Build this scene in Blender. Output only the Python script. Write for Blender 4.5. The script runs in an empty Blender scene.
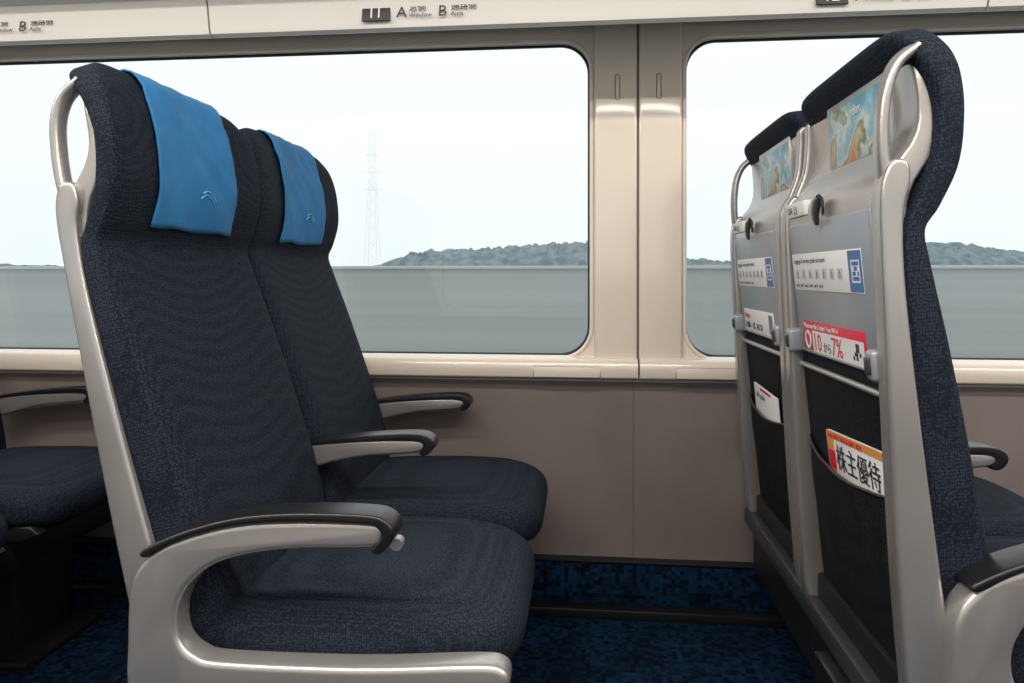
import bpy, bmesh, math, random
from mathutils import Vector, Matrix, noise
random.seed(4)
scene = bpy.context.scene
scene.view_settings.view_transform = 'Standard'
COL = scene.collection

# ------------------------------------------------------------------ materials
def nmat(name, col, rough=0.5, metal=0.0, spec=None, coat=0.0, sheen=0.0):
    m = bpy.data.materials.new(name); m.use_nodes = True
    b = m.node_tree.nodes['Principled BSDF']
    b.inputs['Base Color'].default_value = (*col, 1)
    b.inputs['Roughness'].default_value = rough
    b.inputs['Metallic'].default_value = metal
    if spec is not None: b.inputs['Specular IOR Level'].default_value = spec
    if coat: b.inputs['Coat Weight'].default_value = coat; b.inputs['Coat Roughness'].default_value = 0.06
    if sheen:
        b.inputs['Sheen Weight'].default_value = sheen
        b.inputs['Sheen Roughness'].default_value = 0.5
    return m

def tex_coord(m, scale=(1, 1, 1)):
    nt = m.node_tree
    tc = nt.nodes.new('ShaderNodeTexCoord'); mp = nt.nodes.new('ShaderNodeMapping')
    mp.inputs['Scale'].default_value = scale
    nt.links.new(tc.outputs['Object'], mp.inputs['Vector'])
    return mp.outputs['Vector']

def noise_var(m, col1, col2, scale=3.0, mapscale=(1, 1, 1), bump=0.0, bscale=200, detail=3):
    nt = m.node_tree; b = nt.nodes['Principled BSDF']
    v = tex_coord(m, mapscale)
    n = nt.nodes.new('ShaderNodeTexNoise'); n.inputs['Scale'].default_value = scale
    n.inputs['Detail'].default_value = detail
    nt.links.new(v, n.inputs['Vector'])
    r = nt.nodes.new('ShaderNodeValToRGB')
    r.color_ramp.elements[0].color = (*col1, 1); r.color_ramp.elements[1].color = (*col2, 1)
    r.color_ramp.elements[0].position = 0.35; r.color_ramp.elements[1].position = 0.65
    nt.links.new(n.outputs['Fac'], r.inputs['Fac'])
    nt.links.new(r.outputs['Color'], b.inputs['Base Color'])
    if bump:
        n2 = nt.nodes.new('ShaderNodeTexNoise'); n2.inputs['Scale'].default_value = bscale
        nt.links.new(v, n2.inputs['Vector'])
        bp = nt.nodes.new('ShaderNodeBump'); bp.inputs['Strength'].default_value = bump
        bp.inputs['Distance'].default_value = 0.002
        nt.links.new(n2.outputs['Fac'], bp.inputs['Height'])
        nt.links.new(bp.outputs['Normal'], b.inputs['Normal'])
    return m

def fabric(name, dark, light, cell=0.0036, zs=0.8, bump=0.35):
    m = nmat(name, dark, 0.85, spec=0.2)
    nt = m.node_tree; b = nt.nodes['Principled BSDF']
    v = tex_coord(m, (1, 1, zs))
    vo = nt.nodes.new('ShaderNodeTexVoronoi'); vo.inputs['Scale'].default_value = 1/cell
    vo.inputs['Randomness'].default_value = 0.5
    nt.links.new(v, vo.inputs['Vector'])
    r = nt.nodes.new('ShaderNodeValToRGB')
    r.color_ramp.elements[0].color = (*light, 1); r.color_ramp.elements[1].color = (*dark, 1)
    r.color_ramp.elements[0].position = 0.15; r.color_ramp.elements[1].position = 0.6
    nt.links.new(vo.outputs['Distance'], r.inputs['Fac']); nt.links.new(r.outputs['Color'], b.inputs['Base Color'])
    bp = nt.nodes.new('ShaderNodeBump'); bp.inputs['Strength'].default_value = bump; bp.inputs['Distance'].default_value = 0.0006
    bp.invert = True
    nt.links.new(vo.outputs['Distance'], bp.inputs['Height']); nt.links.new(bp.outputs['Normal'], b.inputs['Normal'])
    return m

M_fab = fabric('navy_woven_fabric', (0.0035, 0.006, 0.012), (0.020, 0.029, 0.048))
M_fab2 = fabric('navy_cushion_fabric_sheen', (0.005, 0.008, 0.015), (0.023, 0.033, 0.053), 0.0040, 1)  # lighter version of the seat fabric; sheen on top surfaces put into the colour
M_blue = noise_var(nmat('blue_headrest_cloth', (0.02, 0.2, 0.45), 0.85, sheen=0.05), (0.007, 0.135, 0.34), (0.012, 0.17, 0.41), 9, bump=0.3, bscale=450)
M_logo = nmat('logo_print', (0.12, 0.42, 0.72), 0.7)
M_silver = noise_var(nmat('champagne_silver_paint', (0.5, 0.48, 0.46), 0.27, 0.65), (0.355, 0.342, 0.335), (0.405, 0.392, 0.385), 4)
M_silver2 = nmat('bright_silver', (0.45, 0.45, 0.46), 0.35, 0.7)
M_table = noise_var(nmat('table_grey', (0.4, 0.43, 0.46), 0.35, 0.3), (0.27, 0.295, 0.335), (0.32, 0.345, 0.385), 5)
M_black = nmat('black_softtouch', (0.008, 0.008, 0.010), 0.3)
M_dark = nmat('dark_underframe', (0.012, 0.013, 0.016), 0.5, 0.3)
M_darkrail = nmat('grey_rail', (0.06, 0.06, 0.065), 0.4, 0.5)
M_kick = nmat('kick_dark_metal', (0.04, 0.04, 0.042), 0.28, 0.7)
M_net = fabric('black_pocket_mesh', (0.0015, 0.002, 0.003), (0.012, 0.014, 0.02), 0.005)
M_cream = noise_var(nmat('cream_panel', (0.62, 0.55, 0.48), 0.2, coat=0.9), (0.73, 0.645, 0.555), (0.77, 0.685, 0.595), 2)
M_cream2 = noise_var(nmat('cream_rack', (0.62, 0.59, 0.54), 0.3), (0.70, 0.685, 0.65), (0.74, 0.725, 0.69), 2)
M_taupe = noise_var(nmat('taupe_wall', (0.2, 0.165, 0.15), 0.42), (0.175, 0.145, 0.137), (0.21, 0.177, 0.167), 3, bump=0.1)
M_groove = nmat('groove_dark', (0.14, 0.12, 0.105), 0.6)
M_gasket = nmat('window_gasket', (0.02, 0.03, 0.045), 0.4)
M_ceil = noise_var(nmat('ceiling_white', (0.7, 0.7, 0.68), 0.6), (0.76, 0.76, 0.74), (0.80, 0.80, 0.78), 2)
M_white = nmat('paper_white', (0.74, 0.74, 0.74), 0.45)
M_red = nmat('label_red', (0.58, 0.012, 0.045), 0.4)
M_lblue = nmat('label_blue', (0.03, 0.13, 0.38), 0.4)
M_ink = nmat('ink_dark', (0.02, 0.02, 0.025), 0.5)
M_inkg = nmat('ink_grey', (0.15, 0.17, 0.2), 0.5)
M_picto = nmat('ink_light_grey', (0.5, 0.53, 0.57), 0.5)
M_yel = nmat('magazine_orange', (0.7, 0.3, 0.06), 0.4)
M_conc = noise_var(nmat('concrete_barrier', (0.36, 0.4, 0.41), 0.8), (0.325, 0.35, 0.35), (0.385, 0.41, 0.41), 1.0, (0.05, 1, 6))
M_concc = nmat('barrier_cap', (0.44, 0.47, 0.48), 0.8)
M_tree = noise_var(nmat('distant_trees_hazed', (0.2, 0.27, 0.3), 1.0), (0.13, 0.185, 0.20), (0.24, 0.31, 0.325), 0.3)  # blue-grey tree colours with the distance haze painted in
M_pyl = nmat('pylon_steel_hazed', (0.9, 0.93, 0.95), 0.6)  # pale bluish colour stands in for haze over the far steel
M_ground = noise_var(nmat('field_ground', (0.3, 0.32, 0.25), 1.0), (0.28, 0.31, 0.26), (0.35, 0.36, 0.30), 0.05)
M_led = nmat('green_led', (0.02, 0.3, 0.1), 0.4)
M_led.node_tree.nodes['Principled BSDF'].inputs['Emission Color'].default_value = (0.05, 0.8, 0.3, 1)
M_led.node_tree.nodes['Principled BSDF'].inputs['Emission Strength'].default_value = 0.4

def carpet(name):
    m = nmat(name, (0.01, 0.02, 0.05), 0.95, spec=0.1)
    nt = m.node_tree; b = nt.nodes['Principled BSDF']
    v = tex_coord(m)
    vo = nt.nodes.new('ShaderNodeTexVoronoi'); vo.inputs['Scale'].default_value = 85
    vo.inputs['Randomness'].default_value = 0.1; vo.distance = 'CHEBYCHEV'
    nt.links.new(v, vo.inputs['Vector'])
    sp = nt.nodes.new('ShaderNodeSeparateColor'); nt.links.new(vo.outputs['Color'], sp.inputs[0])
    n = nt.nodes.new('ShaderNodeTexNoise'); n.inputs['Scale'].default_value = 5
    nt.links.new(v, n.inputs['Vector'])
    mu = nt.nodes.new('ShaderNodeMath'); mu.operation = 'MULTIPLY'
    nt.links.new(sp.outputs[0], mu.inputs[0]); nt.links.new(n.outputs['Fac'], mu.inputs[1])
    r = nt.nodes.new('ShaderNodeValToRGB')
    r.color_ramp.elements[0].color = (0.002, 0.006, 0.014, 1); r.color_ramp.elements[0].position = 0.1
    r.color_ramp.elements[1].color = (0.005, 0.029, 0.074, 1); r.color_ramp.elements[1].position = 0.55
    nt.links.new(mu.outputs[0], r.inputs['Fac']); nt.links.new(r.outputs['Color'], b.inputs['Base Color'])
    return m
M_carpet = carpet('blue_mosaic_carpet')

def poster_mat():
    m = nmat('poster_print', (0.3, 0.5, 0.6), 0.3)
    nt = m.node_tree; b = nt.nodes['Principled BSDF']
    v = tex_coord(m)
    n = nt.nodes.new('ShaderNodeTexNoise'); n.inputs['Scale'].default_value = 18; n.inputs['Detail'].default_value = 6
    nt.links.new(v, n.inputs['Vector'])
    sp = nt.nodes.new('ShaderNodeSeparateXYZ'); nt.links.new(v, sp.inputs[0])
    ma = nt.nodes.new('ShaderNodeMath'); ma.operation = 'MULTIPLY_ADD'
    nt.links.new(sp.outputs['Z'], ma.inputs[0]); ma.inputs[1].default_value = -2.2
    nt.links.new(n.outputs['Fac'], ma.inputs[2])
    r = nt.nodes.new('ShaderNodeValToRGB'); cr = r.color_ramp
    cr.elements[0].position = 0.36; cr.elements[0].color = (0.07, 0.28, 0.40, 1)
    cr.elements[1].position = 0.72; cr.elements[1].color = (0.5, 0.16, 0.06, 1)
    e = cr.elements.new(0.46); e.color = (0.22, 0.42, 0.48, 1)
    e = cr.elements.new(0.52); e.color = (0.5, 0.55, 0.5, 1)
    e = cr.elements.new(0.57); e.color = (0.08, 0.14, 0.06, 1)
    e = cr.elements.new(0.64); e.color = (0.45, 0.36, 0.2, 1)
    nt.links.new(ma.outputs[0], r.inputs['Fac']); nt.links.new(r.outputs['Color'], b.inputs['Base Color'])
    return m
M_poster = poster_mat()

def glass_mat():
    m = bpy.data.materials.new('window_glass'); m.use_nodes = True
    nt = m.node_tree; nt.nodes.clear()
    o = nt.nodes.new('ShaderNodeOutputMaterial'); mx = nt.nodes.new('ShaderNodeMixShader')
    t = nt.nodes.new('ShaderNodeBsdfTransparent'); g = nt.nodes.new('ShaderNodeBsdfGlossy')
    t.inputs['Color'].default_value = (0.985, 1, 1, 1); g.inputs['Roughness'].default_value = 0.02
    mx.inputs[0].default_value = 0.04
    nt.links.new(t.outputs[0], mx.inputs[1]); nt.links.new(g.outputs[0], mx.inputs[2]); nt.links.new(mx.outputs[0], o.inputs[0])
    return m
M_glass = glass_mat()

# ------------------------------------------------------------------ mesh helpers
def mk(name, verts, faces, mat, parent=None, M=None, smooth=True, angle=35, bevel=0, seg=3):
    me = bpy.data.meshes.new(name)
    me.from_pydata([tuple(v) for v in verts], [], faces); me.update()
    bm = bmesh.new(); bm.from_mesh(me); bmesh.ops.recalc_face_normals(bm, faces=bm.faces); 
    if bevel:
        es = [e for e in bm.edges if len(e.link_faces) == 2 and e.calc_face_angle(0) > math.radians(30)]
        bmesh.ops.bevel(bm, geom=es, offset=bevel, segments=seg, profile=0.5, affect='EDGES', clamp_overlap=True)
    bm.to_mesh(me); bm.free()
    me.materials.append(mat)
    if smooth:
        for p in me.polygons: p.use_smooth = True
        me.set_sharp_from_angle(angle=math.radians(angle))
    ob = bpy.data.objects.new(name, me); COL.objects.link(ob)
    if parent: ob.parent = parent
    if M is not None: ob.matrix_local = M
    return ob

def box(name, x0, x1, y0, y1, z0, z1, mat, parent=None, M=None, bevel=0.0, seg=2):
    v = [(x, y, z) for x in (x0, x1) for y in (y0, y1) for z in (z0, z1)]
    f = [(0, 1, 3, 2), (4, 6, 7, 5), (0, 4, 5, 1), (2, 3, 7, 6), (0, 2, 6, 4), (1, 5, 7, 3)]
    return mk(name, v, f, mat, parent, M, bevel=bevel, seg=seg)

def prism(name, poly, a0, a1, mat, parent=None, M=None, axis='Y', bevel=0.0, seg=3, angle=35):
    n = len(poly)
    if axis == 'Y': v = [(p[0], a0, p[1]) for p in poly] + [(p[0], a1, p[1]) for p in poly]
    elif axis == 'X': v = [(a0, p[0], p[1]) for p in poly] + [(a1, p[0], p[1]) for p in poly]
    f = [tuple(range(n)), tuple(range(2*n-1, n-1, -1))] + [(i, (i+1) % n, (i+1) % n+n, i+n) for i in range(n)]
    me = bpy.data.meshes.new(name); me.from_pydata(v, [], f); me.update()
    bm = bmesh.new(); bm.from_mesh(me); bmesh.ops.recalc_face_normals(bm, faces=bm.faces)
    if bevel:
        bm.faces.ensure_lookup_table()
        cap = [fc for fc in bm.faces if len(fc.verts) == n]
        es = set(e for fc in cap for e in fc.edges)
        bmesh.ops.bevel(bm, geom=list(es), offset=bevel, segments=seg, profile=0.5, affect='EDGES', clamp_overlap=True)
    bm.to_mesh(me); bm.free(); me.materials.append(mat)
    for p in me.polygons: p.use_smooth = True
    me.set_sharp_from_angle(angle=math.radians(angle))
    ob = bpy.data.objects.new(name, me); COL.objects.link(ob)
    if parent: ob.parent = parent
    if M is not None: ob.matrix_local = M
    return ob

def cr_interp(tab, t):
    ks = [r[0] for r in tab]
    if t <= ks[0]: return tab[0][1:]
    if t >= ks[-1]: return tab[-1][1:]
    i = max(j for j in range(len(ks)-1) if ks[j] <= t)
    u = (t-ks[i])/(ks[i+1]-ks[i]); out = []
    for c in range(1, len(tab[0])):
        p1, p2 = tab[i][c], tab[i+1][c]; h = ks[i+1]-ks[i]
        m1 = (p2-tab[i-1][c])/(ks[i+1]-ks[i-1])*h if i > 0 else p2-p1
        m2 = (tab[i+2][c]-p1)/(ks[i+2]-ks[i])*h if i+2 < len(tab) else p2-p1
        out.append((2*u**3-3*u*u+1)*p1+(u**3-2*u*u+u)*m1+(-2*u**3+3*u*u)*p2+(u**3-u*u)*m2)
    return out

def spow(v, p): return math.copysign(abs(v)**p, v)

def smooth_poly(pts, n=6, closed=True):
    out = []; N = len(pts)
    rng = range(N) if closed else range(N-1)
    for i in rng:
        P = [Vector(pts[(i+k) % N]) if closed else Vector(pts[min(max(i+k, 0), N-1)]) for k in (-1, 0, 1, 2)]
        for j in range(n):
            u = j/n
            out.append(tuple(0.5*((2*P[1])+(-P[0]+P[2])*u+(2*P[0]-5*P[1]+4*P[2]-P[3])*u*u+(-P[0]+3*P[1]-3*P[2]+P[3])*u**3)))
    if not closed: out.append(tuple(pts[-1]))
    return out

def tube(name, pts, ra, rb, mat, parent=None, M=None, n=14, side=Vector((0, 1, 0)), smooth_n=6):
    P = [Vector(p) for p in (smooth_poly(pts, smooth_n, False) if smooth_n else pts)]
    v = []; f = []
    for i, p in enumerate(P):
        t = (P[min(i+1, len(P)-1)]-P[max(i-1, 0)]).normalized()
        s = (side-t*side.dot(t))
        if s.length < 1e-4: s = Vector((1, 0, 0))-t*t.x
        s.normalize()
        w = t.cross(s)
        for k in range(n):
            a = 2*math.pi*k/n
            v.append(p+s*math.cos(a)*ra+w*math.sin(a)*rb)
    for i in range(len(P)-1):
        for k in range(n):
            f.append((i*n+k, i*n+(k+1) % n, (i+1)*n+(k+1) % n, (i+1)*n+k))
    f.append(tuple(range(n))); f.append(tuple(range((len(P)-1)*n, len(P)*n)))
    return mk(name, v, f, mat, parent, M, angle=50)

def text(name, body, size, mat, M, parent=None, sx=1.0):
    c = bpy.data.curves.new(name, 'FONT'); c.body = body; c.size = size; c.extrude = 0.0002; c.resolution_u = 2
    c.materials.append(mat)
    ob = bpy.data.objects.new(name+'_tmp', c); COL.objects.link(ob)
    bpy.context.view_layer.update()
    me = bpy.data.meshes.new_from_object(ob.evaluated_get(bpy.context.evaluated_depsgraph_get()))
    bpy.data.objects.remove(ob)
    o = bpy.data.objects.new(name, me); COL.objects.link(o)
    if not me.materials: me.materials.append(mat)
    if parent: o.parent = parent
    o.matrix_local = M @ Matrix.Diagonal((sx, 1, 1, 1))
    return o

# ------------------------------------------------------------------ seat
PIVZ = 0.42
PAD = [  # h, halfwidth, xrear, xfront, concavity
 (-0.06, .214, -.005, .080, 0.0), (0.0, .222, -.008, .093, .004), (.10, .228, -.008, .100, .008), (.25, .233, -.006, .088, .010),
 (.42, .236, -.004, .070, .012), (.54, .237, .0, .053, .012), (.58, .237, .008, .050, .012), (.605, .238, .020, .070, .014),
 (.66, .239, .050, .100, .018), (.73, .238, .066, .114, .020), (.78, .236, .060, .116, .020), (.808, .231, .048, .112, .018),
 (.829, .222, .036, .104, .014), (.845, .208, .032, .095, .010), (.855, .186, .038, .084, .006), (.859, .15, .048, .074, .0)]
def pad_front(h, y):
    W, xr, xf, cc = cr_interp(PAD, h)
    return xf-cc*(1-(y/W)**2)

def loft_h(name, tab, mat, parent, M, hs, n=72, ex=5.0, conc=True):
    v = []; f = []
    for h in hs:
        r = cr_interp(tab, h); W, xr, xf = r[:3]; cc = r[3] if len(r) > 3 else 0
        xm = (xr+xf)/2; T = (xf-xr)/2
        for k in range(n):
            a = 2*math.pi*k/n
            y = W*spow(math.cos(a), 2/ex); s = spow(math.sin(a), 2/ex)
            x = xm+T*s
            if s > 0: x -= cc*(1-(y/W)**2)*s
            v.append((x, y, h))
    L = len(hs)
    for i in range(L-1):
        for k in range(n):
            f.append((i*n+k, i*n+(k+1) % n, (i+1)*n+(k+1) % n, (i+1)*n+k))
    f.append(tuple(range(n))); f.append(tuple(range((L-1)*n, L*n)))
    return mk(name, v, f, mat, parent, M, angle=60)

def frange(a, b, n): return [a+(b-a)*i/(n-1) for i in range(n)]

BACKTXT = Matrix(((0, 0, -1, 0), (-1, 0, 0, 0), (0, 1, 0, 0), (0, 0, 0, 1)))

ARM_SILVER = [(.0, .545), (.05, .571), (.13, .593), (.22, .601), (.32, .602), (.342, .595), (.340, .578), (.32, .566), (.22, .561),
 (.15, .551), (.10, .536), (.067, .513), (.047, .485), (.040, .455), (.046, .425), (.068, .406), (.11, .399), (.30, .402), (.46, .414),
 (.50, .412), (.512, .395), (.50, .372), (.44, .352), (.2, .338), (.02, .332), (-.03, .35), (-.033, .42), (-.028, .50)]
ARM_BLACK = [(-.008, .552), (.05, .580), (.13, .603), (.22, .6125), (.315, .613), (.343, .606), (.354, .591), (.348, .572), (.334, .560),
 (.324, .563), (.329, .574), (.337, .585), (.330, .596), (.31, .600), (.22, .600), (.13, .592), (.05, .570), (.0, .543)]
MID_SILVER = [(-.03, .578), (.05, .588), (.13, .596), (.22, .601), (.275, .601), (.292, .592), (.282, .577), (.24, .570), (.16, .563),
 (.09, .549), (.03, .532), (-.03, .525)]
MID_BLACK = [(-.005, .584), (.05, .594), (.13, .604), (.22, .612), (.275, .613), (.300, .604), (.306, .588), (.294, .572), (.278, .570),
 (.276, .578), (.284, .590), (.27, .598), (.22, .599), (.13, .594), (.05, .586), (.0, .578)]

def seat(px, yc, tilt, aisle, card='mag', bdx=0.0):
    E = bpy.data.objects.new('train_seat', None); COL.objects.link(E)
    E.location = (px, yc, 0)
    T = Matrix.Translation((bdx, 0, PIVZ)) @ Matrix.Rotation(-math.radians(tilt), 4, 'Y')
    m = -1 if aisle else 1
    # back padding
    hs = frange(-.06, .53, 22)+frange(.54, .70, 22)+frange(.71, .80, 10)+frange(.806, .859, 16)
    loft_h('back_cushion', PAD, M_fab, E, T, hs, n=96, ex=5.5)
    # shell
    SH = [(-.10, .220, .006, .03), (.0, .220, .004, .03), (.3, .221, .002, .03), (.55, .226, -.003, .03), (.61, .226, -.008, .03),
          (.645, .226, -.002, .045), (.675, .225, .018, .07), (.70, .224, .040, .085), (.73, .222, .051, .09), (.79, .216, .053, .09), (.82, .20, .050, .085), (.835, .18, .05, .08)]
    loft_h('back_shell', SH, M_silver, E, T, frange(-.10, .835, 60), n=72, ex=9)
    # side rails
    rail = smooth_poly([(-.036, -.10), (-.040, .0), (-.037, .15), (-.028, .35), (-.017, .55), (-.012, .62), (-.004, .655), (.010, .674), (.028, .668),
                        (.028, .64), (.016, .60), (.009, .50), (.011, .30), (.016, .12), (.020, .0), (.022, -.10)], 5)
    for s in (-1, 1):
        y0, y1 = sorted((s*.203, s*.241))
        prism('side_rail_%d' % (1 if s < 0 else 2), rail, y0, y1, M_silver, E, T, bevel=.007, seg=4, angle=60)
    # grab hoop on the outer shoulder
    y = m*.220
    tube('grab_hoop', [(.010, y, .59), (.004, y, .635), (.002, y, .68), (.006, y, .725), (.016, y, .770), (.034, y*.985, .803), (.062, y*.96, .822)],
         .015, .0085, M_silver, E, T, n=20)
    # inner shoulder fin
    fin = smooth_poly([(-.002, .62), (.012, .67), (.035, .72), (.046, .78), (.050, .81), (.075, .81), (.08, .70), (.05, .62)], 5)
    y0, y1 = sorted((-m*.205, -m*.228))
    prism('shoulder_fin', fin, y0, y1, M_silver, E, T, bevel=.006, angle=60)
    # headrest cover
    v = []; f = []
    path = [(h, None) for h in frange(.600, .808, 26)]+[(.829, .104), (.845, .095), (.856, .085), (.8625, .073), (.863, .062)]
    ny = 37; W = .128
    rows = []
    for i, (h, x) in enumerate(path):
        row = []
        for j in range(ny):
            yy = -W+2*W*j/(ny-1)
            taper = 1-.05*min(1, max(0, (h-.6)/.25))
            yy *= taper
            if x is None: xx = pad_front(h, yy)+.0055
            else:
                blend = .014*(1-(yy/.2)**2)*max(0, (.862-h)/.055) if i < 29 else 0
                xx = x+.005-blend
            wr = noise.noise(Vector((yy*24+px*3+h*20, h*9+yc*5, 1.3)))*.0036+noise.noise(Vector((yy*60-h*40, h*20+yc, 7.3)))*.0010
            hh = h+(noise.noise(Vector((yy*15, yc*7, px)))*.006 if i == 0 else 0)
            row.append(len(v)); v.append((xx+wr+.001, yy, hh))
        rows.append(row)
    for i in range(len(rows)-1):
        for j in range(ny-1):
            f.append((rows[i][j], rows[i][j+1], rows[i+1][j+1], rows[i+1][j]))
    o = mk('headrest_cover', v, f, M_blue, E, T, angle=80)
    sd = o.modifiers.new('thickness', 'SOLIDIFY'); sd.thickness = .003; sd.offset = 0
    # small stitched swoosh logo
    for q, dz in enumerate((0, .007)):
        pts = []
        for t in frange(0, 1, 12):
            yy = .045-.045*t+.006*q; hh = .650+.012*math.sin(math.pi*t*.9)+dz*(.4+t)
            pts.append((pad_front(hh, yy)+.0105, yy, hh))
        tube('cover_logo_%d' % q, pts, .0014, .0014, M_logo, E, T, n=6, smooth_n=0)
    # ---- rear of the backrest: table, latch, labels, pocket
    box('folding_table', -.010, .01, -.193, .193, .382, .618, M_table, E, T, bevel=.006, seg=3)
    box('table_gap', -.0045, .008, -.198, .198, .376, .624, M_dark, E, T, bevel=.003)
    box('table_lip', -.013, -.004, -.17, .17, .382, .388, M_silver2, E, T, bevel=.002)
    prism('table_latch', smooth_poly([(-.008, .652), (-.020, .648), (-.024, .63), (-.022, .61), (-.017, .607), (-.015, .625), (-.010, .638), (-.006, .64)], 4),
          -.007, .007, M_black, E, T, bevel=.002)
    tube('latch_ring', [(-.012, .016*math.sin(a), .635+.020*math.cos(a)) for a in frange(-2.2, 2.2, 25)], .0022, .0022, M_dark, E, T, n=8, side=Vector((1, 0, 0)), smooth_n=0)
    box('info_sticker', -.0105, .01, .085, .19, .630, .656, M_white, E, T, bevel=.001)
    text('info_sticker_print', '13A  [::]', .017, M_ink, T @ Matrix.Translation((-.0110, .182, .637)) @ BACKTXT, E)
    box('map_label', -.0112, -.009, -.150, .182, .496, .562, M_white, E, T, bevel=.0006)
    box('map_label_blue', -.0118, -.011, -.150, -.100, .498, .560, M_lblue, E, T)
    box('map_label_qr', -.0124, -.0116, -.143, -.112, .512, .546, M_white, E, T)
    for i in range(4):
        for j in range(4):
            if (i*3+j*5+i*j) % 3 != 1:
                box('map_qr_cell_%d_%d' % (i, j), -.0128, -.0120, -.117-i*.0063-.0055, -.117-i*.0063, .515+j*.0075, .521+j*.0075, M_lblue, E, T)
    text('map_label_title', 'Luggage & service guide on board', .0125, M_inkg, T @ Matrix.Translation((-.0117, .172, .545)) @ BACKTXT, E)
    for i in range(7):
        yy = .165-i*.036
        box('map_pictogram_%d' % i, -.0118, -.0108, yy-.022, yy, .516, .534, M_picto, E, T)
        tube('map_pictogram_icon_%d' % i, [(-.0119, yy-.016, .519), (-.0119, yy-.011, .531), (-.0119, yy-.006, .519)], .0008, .0015, M_inkg, E, T, n=5, side=Vector((1, 0, 0)), smooth_n=0)
    text('map_label_small', 'car 1   car 2   car 3   car 4   car 5   car 6', .009, M_ink, T @ Matrix.Translation((-.0117, .17, .502)) @ BACKTXT, E)
    if aisle:
        box('red_label', -.0112, -.009, -.135, .158, .384, .440, M_red, E, T, bevel=.0006)
        box('red_label_white', -.0118, -.0108, -.128, .105, .387, .424, M_white, E, T)
        text('red_label_head', 'Please use the Center!  Free Wi-Fi', .0125, M_white, T @ Matrix.Translation((-.0117, .150, .4275)) @ BACKTXT, E)
        text('red_label_number', '10', .044, M_red, T @ Matrix.Translation((-.0123, .102, .3900)) @ BACKTXT, E)
        text('red_label_kana', 'から', .020, M_ink, T @ Matrix.Translation((-.0123, .050, .392)) @ BACKTXT, E)
        text('red_label_number_b', '7%', .044, M_red, T @ Matrix.Translation((-.0123, .010, .3900)) @ BACKTXT, E)
        tube('red_label_icon', [(-.0118, .131+.014*math.sin(a), .406+.014*math.cos(a)) for a in frange(0, 2*math.pi, 21)], .001, .003, M_white, E, T, n=6, side=Vector((1, 0, 0)), smooth_n=0)
        qx = -.085
        for i in range(5):
            for j in range(4):
                if random.random() < .6:
                    box('qr_cell_%d_%d' % (i, j), -.0124, -.0116, qx-i*.0065-.006, qx-i*.0065, .394+j*.0065, .400+j*.0065, M_ink, E, T)
    else:
        box('notice_label', -.0112, -.009, -.120, .158, .386, .440, M_white, E, T, bevel=.0006)
        text('notice_label_head', 'Notice', .02, M_red, T @ Matrix.Translation((-.0117, .150, .418)) @ BACKTXT, E)
        text('notice_label_body', '1 000 ~ 5%  AB 20', .022, M_ink, T @ Matrix.Translation((-.0117, .150, .393)) @ BACKTXT, E)
        box('notice_block', -.0118, -.0108, -.11, -.08, .392, .434, M_inkg, E, T)
    for s in (-1, 1):
        k = '%d' % (1 if s < 0 else 2)
        box('table_hinge_'+k, -.032, .0, s*.194-.013, s*.194+.013, .378, .422, M_table, E, T, bevel=.007, seg=4)
        box('hinge_button_'+k, -.036, -.03, s*.194-.008, s*.194+.008, .388, .412, M_darkrail, E, T, bevel=.003, seg=3)
    tube('pocket_bar', [(-.008, -.198, .354), (-.008, .198, .354)], .005, .005, M_silver2, E, T, side=Vector((1, 0, 0)), smooth_n=0)
    box('pocket_backing', -.006, .02, -.199, .199, -.06, .366, M_net, E, T, bevel=.003)
    # bulging net pocket
    v = []; f = []; nu, nv = 25, 15
    for j in range(nv):
        h = -.05+.265*j/(nv-1)
        for i in range(nu):
            yy = -.196+.392*i/(nu-1); a = max(0.0, 1-(yy/.196)**2)
            b = math.sin(math.pi*min(1, (j/(nv-1))*.62))
            sag = .02*a*(1 if j == nv-1 else j/(nv-1))
            v.append((-.008-.020*a**.7*b+noise.noise(Vector((yy*14, h*14, px)))*.003, yy, h-sag))
    for j in range(nv-1):
        for i in range(nu-1): f.append((j*nu+i, j*nu+i+1, (j+1)*nu+i+1, (j+1)*nu+i))
    mk('net_pocket', v, f, M_net, E, T, angle=80)
    tube('pocket_elastic', [v[(nv-1)*nu+i] for i in range(nu)], .003, .003, M_black, E, T, n=8, side=Vector((1, 0, 0)), smooth_n=0)
    R = T @ Matrix.Translation((-.018, -.03, .20)) @ Matrix.Rotation(math.radians(2), 4, 'X')
    if card == 'mag':
        R = T @ Matrix.Translation((-.014, -.062, .203)) @ Matrix.Rotation(math.radians(-4), 4, 'X')
        box('magazine', -.002, .004, -.125, .125, -.12, .062, M_white, E, R, bevel=.001)
        box('magazine_band', -.0028, -.0018, -.125, .125, .050, .062, M_yel, E, R)
        box('magazine_spot', -.0030, -.0018, .095, .125, -.03, .050, M_yel, E, R)
        box('magazine_red', -.0032, -.0018, .092, .122, .0, .03, M_red, E, R)
        text('magazine_title', '株主優待', .046, M_ink, R @ Matrix.Translation((-.0034, .086, .005)) @ BACKTXT, E)
        text('magazine_sub', 'RAILWAY MAGAZINE 2024', .0125, M_red, R @ Matrix.Translation((-.0034, .115, .051)) @ BACKTXT, E)
    else:
        box('leaflet', -.002, .003, -.08, .12, -.12, .058, M_white, E, R, bevel=.001)
        text('leaflet_print', 'info guide', .02, M_inkg, R @ Matrix.Translation((-.0026, .10, .03)) @ BACKTXT, E)
        box('leaflet_band', -.0028, -.0018, -.03, .06, .050, .056, M_red, E, R)
    # poster on head shell
    Rp = T @ Matrix.Translation((.046, -.038, .752)) @ Matrix.Rotation(math.radians(3), 4, 'Y')
    box('poster_frame', -.002, .01, -.122, .130, -.060, .058, M_silver2, E, Rp, bevel=.002)
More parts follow.
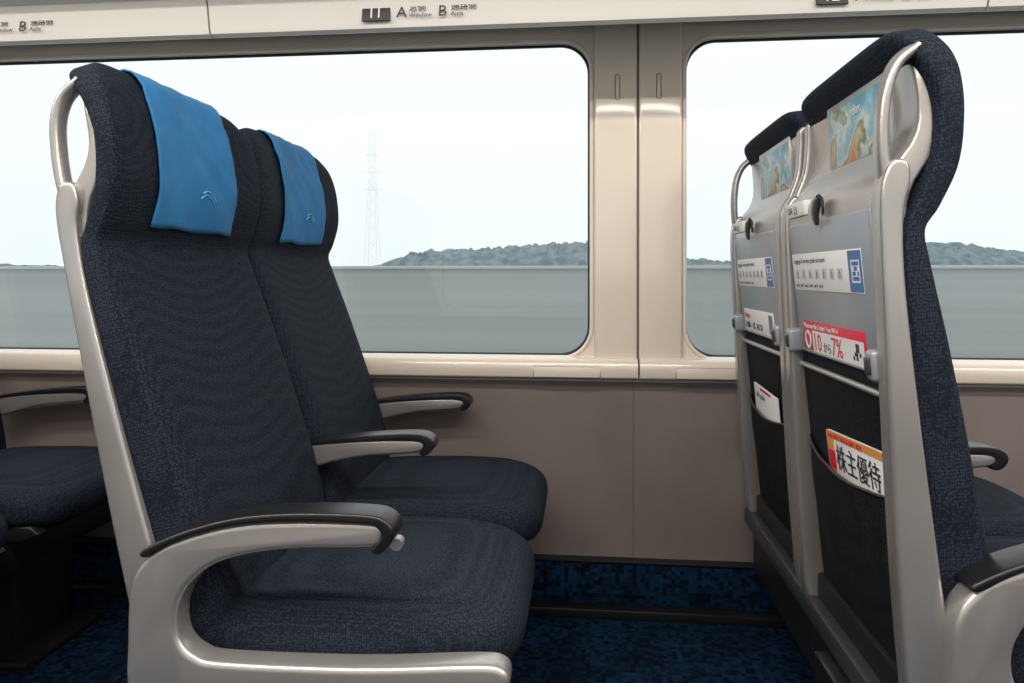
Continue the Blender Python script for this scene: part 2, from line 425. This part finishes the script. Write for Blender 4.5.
    box('poster', -.0035, .0, -.112, .118, -.050, .048, M_poster, E, Rp, bevel=.0006)
    text('poster_text', 'relax', .022, M_white, Rp @ Matrix.Translation((-.0042, .02, .022)) @ BACKTXT, E)
    # ---- seat cushion
    v = []; f = []; n = 96
    lev = [(.362, .90), (.368, .955), (.378, .985), (.395, 1.0), (.412, 1.0), (.424, .99), (.433, .965), (.439, .93), (.443, .88), (.4450, .83), (.4425, .80), (.4465, .77), (.4495, .66), (.4505, .5), (.451, .3), (.451, .05)]
    def cz(x, z):
        u = (x-.03)/.49
        return z+(.010*math.sin(math.pi*u*.9)-.016*max(0, (u-.72)/.28)**2)*(1 if z > .40 else .2)
    def cpt(a, sc):
        c = spow(math.cos(a), 2/3.2); s = spow(math.sin(a), 2/6)
        if math.cos(a) < 0: c = spow(math.cos(a), 2/8)
        return .275+.247*c*(1-(1-sc)*.85), .2225*s*sc
    for z, sc in lev:
        for k in range(n):
            x, yy = cpt(2*math.pi*k/n, sc)
            v.append((x, yy, cz(x, z)))
    for i in range(len(lev)-1):
        for k in range(n): f.append((i*n+k, i*n+(k+1) % n, (i+1)*n+(k+1) % n, (i+1)*n+k))
    f.append(tuple(range(n))); f.append(tuple(range((len(lev)-1)*n, len(lev)*n)))
    mk('seat_cushion', v, f, M_fab2, E, angle=80)
    prism('seat_pan', [(.03, .365), (.46, .367), (.48, .35), (.44, .33), (.03, .31)], -.20, .20, M_dark, E, bevel=.006)
    # armrests
    if aisle:
        prism('armrest_frame', smooth_poly(ARM_SILVER, 4), -.268, -.222, M_silver, E, bevel=.010, seg=4, angle=60)
        prism('armrest_pad', smooth_poly(ARM_BLACK, 4), -.271, -.219, M_black, E, bevel=.006, seg=4, angle=60)
        tube('recline_button', [(.345, -.222, .556), (.345, -.206, .556)], .009, .009, M_silver2, E, side=Vector((1, 0, 0)), smooth_n=0)
        box('control_box', bdx-.060, bdx-.020, -.03, .08, .20, .285, M_black, E, bevel=.006)
        tube('status_led', [(bdx-.062, .05, .235), (bdx-.059, .05, .235)], .003, .003, M_led, E, n=10, smooth_n=0)
    else:
        for nm, yy in (('inner', -.2425), ('window', .2425)):
            prism('armrest_%s' % nm, smooth_poly(MID_SILVER, 4), yy-.021, yy+.021, M_silver, E, bevel=.008, seg=4, angle=60)
            prism('armrest_%s_pad' % nm, smooth_poly(MID_BLACK, 4), yy-.024, yy+.024, M_black, E, bevel=.006, seg=4, angle=60)
    # underframe & pedestal
    box('underframe', .03, .40, -.2425, .2425, .25, .33, M_dark, E, bevel=.01)
    box('rear_cross_rail', bdx-.035, bdx, -.242, .242, .285, .325, M_darkrail, E, bevel=.006)
    box('rear_dark_panel', bdx-.012, .03, -.242, .242, .16, .37, M_dark, E, bevel=.006)
    box('pedestal', .10, .34, -.10, .10, .0, .26, M_dark, E, bevel=.012)
    box('foot_plate', .04, .40, -.14, .14, .0, .02, M_dark, E, bevel=.006)
    return E

YN, YF = 1.2125, 1.6975
for px, tl, bd in ((-.61, 14.3, .003), (.495, 5.6, -.035), (-1.71, 17, -.035)):
    seat(px, YN, tl, True, 'mag' if px > 0 else 'leaf', bd)
    seat(px, YF, tl, False, 'leaf', bd)

# ------------------------------------------------------------------ room shell
XL, XR = -4.35, 4.65
WY = 2.02
def rrect(x0, x1, z0, z1, r, n=10):
    p = []
    for cx, cz_, a0 in ((x1-r, z1-r, 0), (x0+r, z1-r, 90), (x0+r, z0+r, 180), (x1-r, z0+r, 270)):
        for i in range(n+1):
            a = math.radians(a0+90*i/n); p.append((cx+r*math.cos(a), cz_+r*math.sin(a)))
    return p
WINS = [(-4.18, -2.215), (-1.945, .020), (.285, 2.25), (2.515, 4.48)]
WINS2 = [(-3.25, -1.285), (-1.015, .95), (1.215, 3.18)]  # unseen opposite windows, offset so the pillars catch their reflection and light
WZ0, WZ1 = .708, 1.602
def panel_with_holes(name, x0, x1, z0, z1, holes, y0, y1, mat):
    c = bpy.data.curves.new(name, 'CURVE'); c.dimensions = '2D'; c.fill_mode = 'BOTH'; c.extrude = abs(y1-y0)/2
    def add(pts):
        s = c.splines.new('POLY'); s.points.add(len(pts)-1)
        for i, p in enumerate(pts): s.points[i].co = (p[0], p[1], 0, 1)
        s.use_cyclic_u = True
    add([(x0, z0), (x1, z0), (x1, z1), (x0, z1)])
    for h in holes: add(h)
    ob = bpy.data.objects.new('tmp', c); COL.objects.link(ob); bpy.context.view_layer.update()
    me = bpy.data.meshes.new_from_object(ob.evaluated_get(bpy.context.evaluated_depsgraph_get()))
    bpy.data.objects.remove(ob)
    me.transform(Matrix.Translation((0, (y0+y1)/2, 0)) @ Matrix.Rotation(math.radians(90), 4, 'X'))
    me.materials.clear(); me.materials.append(mat)
    o = bpy.data.objects.new(name, me); COL.objects.link(o)
    return o
def empty(name):
    e = bpy.data.objects.new(name, None); COL.objects.link(e); return e

for side, y, wins in (('window_side', WY, WINS), ('aisle_side', -.95, WINS2)):
    s = 1 if y > 0 else -1
    W = empty('wall_%s' % side)
    holes = [rrect(a, b, WZ0, WZ1, .085) for a, b in wins]
    o = panel_with_holes('upper_panel', XL, XR, .64, 1.66 if s > 0 else 2.25, holes, y, y+s*.05, M_cream); o.parent = W
    box('lower_panel', XL, XR, *sorted((y+s*.002, y+s*.05)), .0, .66, M_taupe, W)
    if s > 0: box('top_panel', XL, XR, y, y+.05, 1.655, 2.25, M_ceil, W)
    for xs in (-2.07, .14, 2.37):
        box('panel_seam', xs-.0012, xs+.0012, *sorted((y-s*.0005, y+s*.004)), .14, .64, M_groove, W)
    for i, (a, b) in enumerate(wins):
        wn = empty('window_%d' % (i+1+(0 if s > 0 else 4)))
        me = rrect(a-.01, b+.01, WZ0-.01, WZ1+.01, .09)
        v = [(p[0], y+s*.044, p[1]) for p in me]
        g = mk('glass', v, [tuple(range(len(v)))], M_glass, wn, smooth=False)
        lp = rrect(a+.003, b-.003, WZ0+.003, WZ1-.003, .083); lp = [(p[0], y+s*.034, p[1]) for p in lp]; lp.append(lp[0])
        tube('gasket', lp, .006, .004, M_gasket, wn, side=Vector((0, 1, 0)), n=8, smooth_n=0)
        lp = rrect(a-.004, b+.004, WZ0-.004, WZ1+.004, .089); lp = [(p[0], y, p[1]) for p in lp]; lp.append(lp[0])
        tube('reveal_lip', lp, .005, .006, M_cream, wn, side=Vector((0, 1, 0)), n=10, smooth_n=0)

# pillars, sill ledge
for i, (a, b) in enumerate(((-2.215+.012, -1.945-.012), (.032, .273), (2.262, 2.503))):
    P = empty('trim_%d' % (i+1)); mid = (a+b)/2
    box('pillar_left', a, mid-.0025, WY-.014, WY+.01, .70, 1.645, M_cream, P, bevel=.006, seg=4)
    box('pillar_right', mid+.0025, b, WY-.014, WY+.01, .70, 1.645, M_cream, P, bevel=.006, seg=4)
    box('pillar_gap', mid-.004, mid+.004, WY-.004, WY+.01, .66, 1.645, M_groove, P)
    for s in (-1, 1):
        cx = mid+s*.057
        lp = [(p[0], WY-.0145, p[1]) for p in rrect(cx-.006, cx+.006, 1.430, 1.500, .0058, 6)]; lp.append(lp[0])
        tube('hook_slot_rim', lp, .0018, .001, M_groove, P, n=8, smooth_n=0)
        box('hook_slot', cx-.0045, cx+.0045, WY-.0155, WY-.01, 1.435, 1.495, M_cream, P, bevel=.002)
L = empty('trim_4')
sill = smooth_poly([(2.03, .708), (2.005, .708), (1.985, .703), (1.975, .688), (1.976, .665), (1.985, .652), (2.03, .648)], 5)
for x0, x1 in ((XL, -2.083), (-2.077, .150), (.155, 2.38), (2.386, XR)):
    prism('sill_ledge', sill, x0, x1, M_cream, L, axis='X', angle=70)
for cx in (-.045, .345, -2.27, 2.18, 2.58):
    box('sill_hatch', cx-.092, cx+.092, 1.9725, 1.99, .656, .686, M_cream, L, bevel=.003)
    box('sill_hatch_gap', cx-.0935, cx+.0935, 1.9738, 1.99, .6545, .6875, M_groove, L, bevel=.003)

box('baseboard_window_side', XL, XR, 1.995, 2.03, 0, .142, M_carpet, bevel=.002)
K = empty('trim_5')
box('kick_strip', XL, XR, 1.955, 1.996, 0, .026, M_kick, K, bevel=.004)
box('kick_cap', XL, XR, 1.990, 2.03, .140, .146, M_dark, K, bevel=.002)
box('floor', XL, XR, -1.0, 2.07, -.06, 0, M_carpet)
box('ceiling', XL, XR, -1.0, 2.07, 2.25, 2.30, M_ceil)
box('wall_rear', XL-.05, XL, -1.0, 2.07, 0, 2.25, M_ceil)
box('wall_front', XR, XR+.05, -1.0, 2.07, 0, 2.25, M_ceil)

# luggage rack
RK = empty('luggage_rack')
prof = [(2.005, 1.642), (1.72, 1.540), (1.70, 1.534), (1.688, 1.540), (1.684, 1.555), (1.676, 1.605), (1.668, 1.622), (1.60, 1.640), (1.585, 1.655), (1.60, 1.675), (2.005, 1.705)]
segs = [XL+.01, -2.75, -.925, .90, 2.72, XR-.01]
for i in range(5):
    prism('rack_body_%d' % i, prof, segs[i]+.0025, segs[i+1]-.0025, M_cream2, RK, axis='X', angle=40)
prism('rack_core', [(p[0]+(.006 if p[0] < 2 else 0), p[1]+(.004 if p[1] < 1.66 else -.004)) for p in prof], XL+.01, XR-.01, M_groove, RK, axis='X')
# seat number signs on the rack face
tl = math.atan2(.008, .05)
for k, xx in ((10, -1.58), (11, -.495), (12, .565), (13, 1.64)):
    R = Matrix.Translation((xx, 1.6800, 1.573)) @ Matrix.Rotation(-tl, 4, 'X')
    WT = Matrix(((1, 0, 0, 0), (0, 0, -1, 0), (0, 1, 0, 0), (0, 0, 0, 1)))
    box('number_plate', -.038, .032, -.0028, .002, -.020, .020, M_ink, RK, R, bevel=.001)
    text('seat_number', str(k), .037, M_white, R @ Matrix.Translation((-.0235, -.0036, -.013)) @ WT, RK)
    for q, (lt, a, b) in enumerate((('A', '窓側', 'Window'), ('B', '通路側', 'Aisle'))):
        ox = .047+q*.102
        text('letter_'+lt, lt, .040, M_ink, R @ Matrix.Translation((ox, -.0030, -.014)) @ WT, RK)
        text('label_jp_'+lt, a, .021, M_ink, R @ Matrix.Translation((ox+.031, -.0030, .002)) @ WT, RK)
        text('label_en_'+lt, b, .016, M_ink, R @ Matrix.Translation((ox+.031, -.0030, -.014)) @ WT, RK)

# ------------------------------------------------------------------ outside
box('ground', -700, 700, 3.0, 900, -3.2, -3.0, M_ground)
B = empty('concrete_barrier')
box('barrier_wall', -90, 90, 6.0, 6.3, -3.0, .990, M_conc, B)
box('barrier_cap', -90, 90, 5.97, 6.35, .990, 1.018, M_concc, B, bevel=.008)
HT = [(-420, 3), (-250, 5.5), (-215, 5), (-190, 3), (-120, 3), (-95, 3.5), (-78, 5.2), (-68, 9), (-58, 10.5), (-40, 11.2), (-25, 12.3), (-10, 13.0), (2, 13.6), (15, 10), (28, 8), (40, 7.5), (60, 6), (80, 6), (105, 9), (122, 13), (135, 12), (150, 10), (200, 7), (420, 5)]
v = []; f = []; NX = 1400; NY = 9
for i in range(NX):
    x = -420+840*i/(NX-1); H = cr_interp(HT, x)[0]-.4
    for j in range(NY):
        t = j/(NY-1); bell = max(0.0, math.sin(math.pi*t))**.6
        nn = noise.noise(Vector((x*.3, j*1.7, 0)))*1.6+noise.noise(Vector((x*.9, j*2.3, 4)))*1.1
        v.append((x, 245+50*t, -3+(H+3)*bell+nn*bell*min(1, H/9)))
for i in range(NX-1):
    for j in range(NY-1): f.append((i*NY+j, i*NY+j+1, (i+1)*NY+j+1, (i+1)*NY+j))
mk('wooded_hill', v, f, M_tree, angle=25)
# transmission tower
PT = empty('transmission_tower')
tx, ty, th = -.302*180, 180., 41.5
def bar(a, b, r=.055): 
    tube('strut', [a, b], r, r, M_pyl, PT, n=4, smooth_n=0, side=Vector((.3, .8, .1)).normalized())
def corner(h, sx, sy):
    w = .7+1.3*max(0, 1-h/30)
    return (tx+sx*w, ty+sy*w, -3+h)
levs = [0, 5, 10, 14, 18, 21.5, 25, 28, 31, 34, 37, 39.5, 41.5]
for i in range(len(levs)-1):
    for sx, sy in ((1, 1), (1, -1), (-1, 1), (-1, -1)): bar(corner(levs[i], sx, sy), corner(levs[i+1], sx, sy))
    for s in (-1, 1):
        bar(corner(levs[i], -1, s), corner(levs[i+1], 1, s), .03); bar(corner(levs[i], 1, s), corner(levs[i+1], -1, s), .03)
for h, w in ((26, 2.4), (30.5, 2.2), (35, 2.0)):
    bar((tx-w, ty, -3+h), (tx+w, ty, -3+h)); bar((tx-w, ty, -3+h), (tx, ty, -2+h), .03); bar((tx+w, ty, -3+h), (tx, ty, -2+h), .03)

# ------------------------------------------------------------------ light
w = bpy.data.worlds.new('overcast_sky'); scene.world = w; w.use_nodes = True
nt = w.node_tree; bg = nt.nodes['Background']
tc = nt.nodes.new('ShaderNodeTexCoord'); sp = nt.nodes.new('ShaderNodeSeparateXYZ'); rp = nt.nodes.new('ShaderNodeValToRGB')
nt.links.new(tc.outputs['Generated'], sp.inputs[0]); nt.links.new(sp.outputs['Z'], rp.inputs['Fac']); nt.links.new(rp.outputs['Color'], bg.inputs['Color'])
rp.color_ramp.elements[0].position = 0.0; rp.color_ramp.elements[0].color = (.79, .86, .875, 1)
rp.color_ramp.elements[1].position = 0.5; rp.color_ramp.elements[1].color = (.95, .97, .97, 1)
bg.inputs['Strength'].default_value = 1.18
for i, (yy, e) in enumerate(((.35, 110), (-.35, 80))):
    CL = empty('ceiling_light')
    l = bpy.data.lights.new('light_strip', 'AREA'); l.shape = 'RECTANGLE'; l.size = 7.5; l.size_y = .14; l.energy = e; l.color = (1, .93, .84)
    lo = bpy.data.objects.new('light_strip', l); COL.objects.link(lo); lo.location = (.1, yy, 2.215); lo.parent = CL
    box('light_housing', -3.7, 3.9, yy-.09, yy+.09, 2.225, 2.25, M_white, CL, bevel=.004)

cam = bpy.data.cameras.new('camera'); co = bpy.data.objects.new('camera', cam); COL.objects.link(co)
co.location = (0, 0, .94); co.rotation_euler = (math.radians(90), 0, math.radians(5.71))
cam.lens = 25.0; cam.sensor_width = 36; cam.shift_y = -.065; cam.clip_start = .02; cam.clip_end = 2000
scene.camera = co
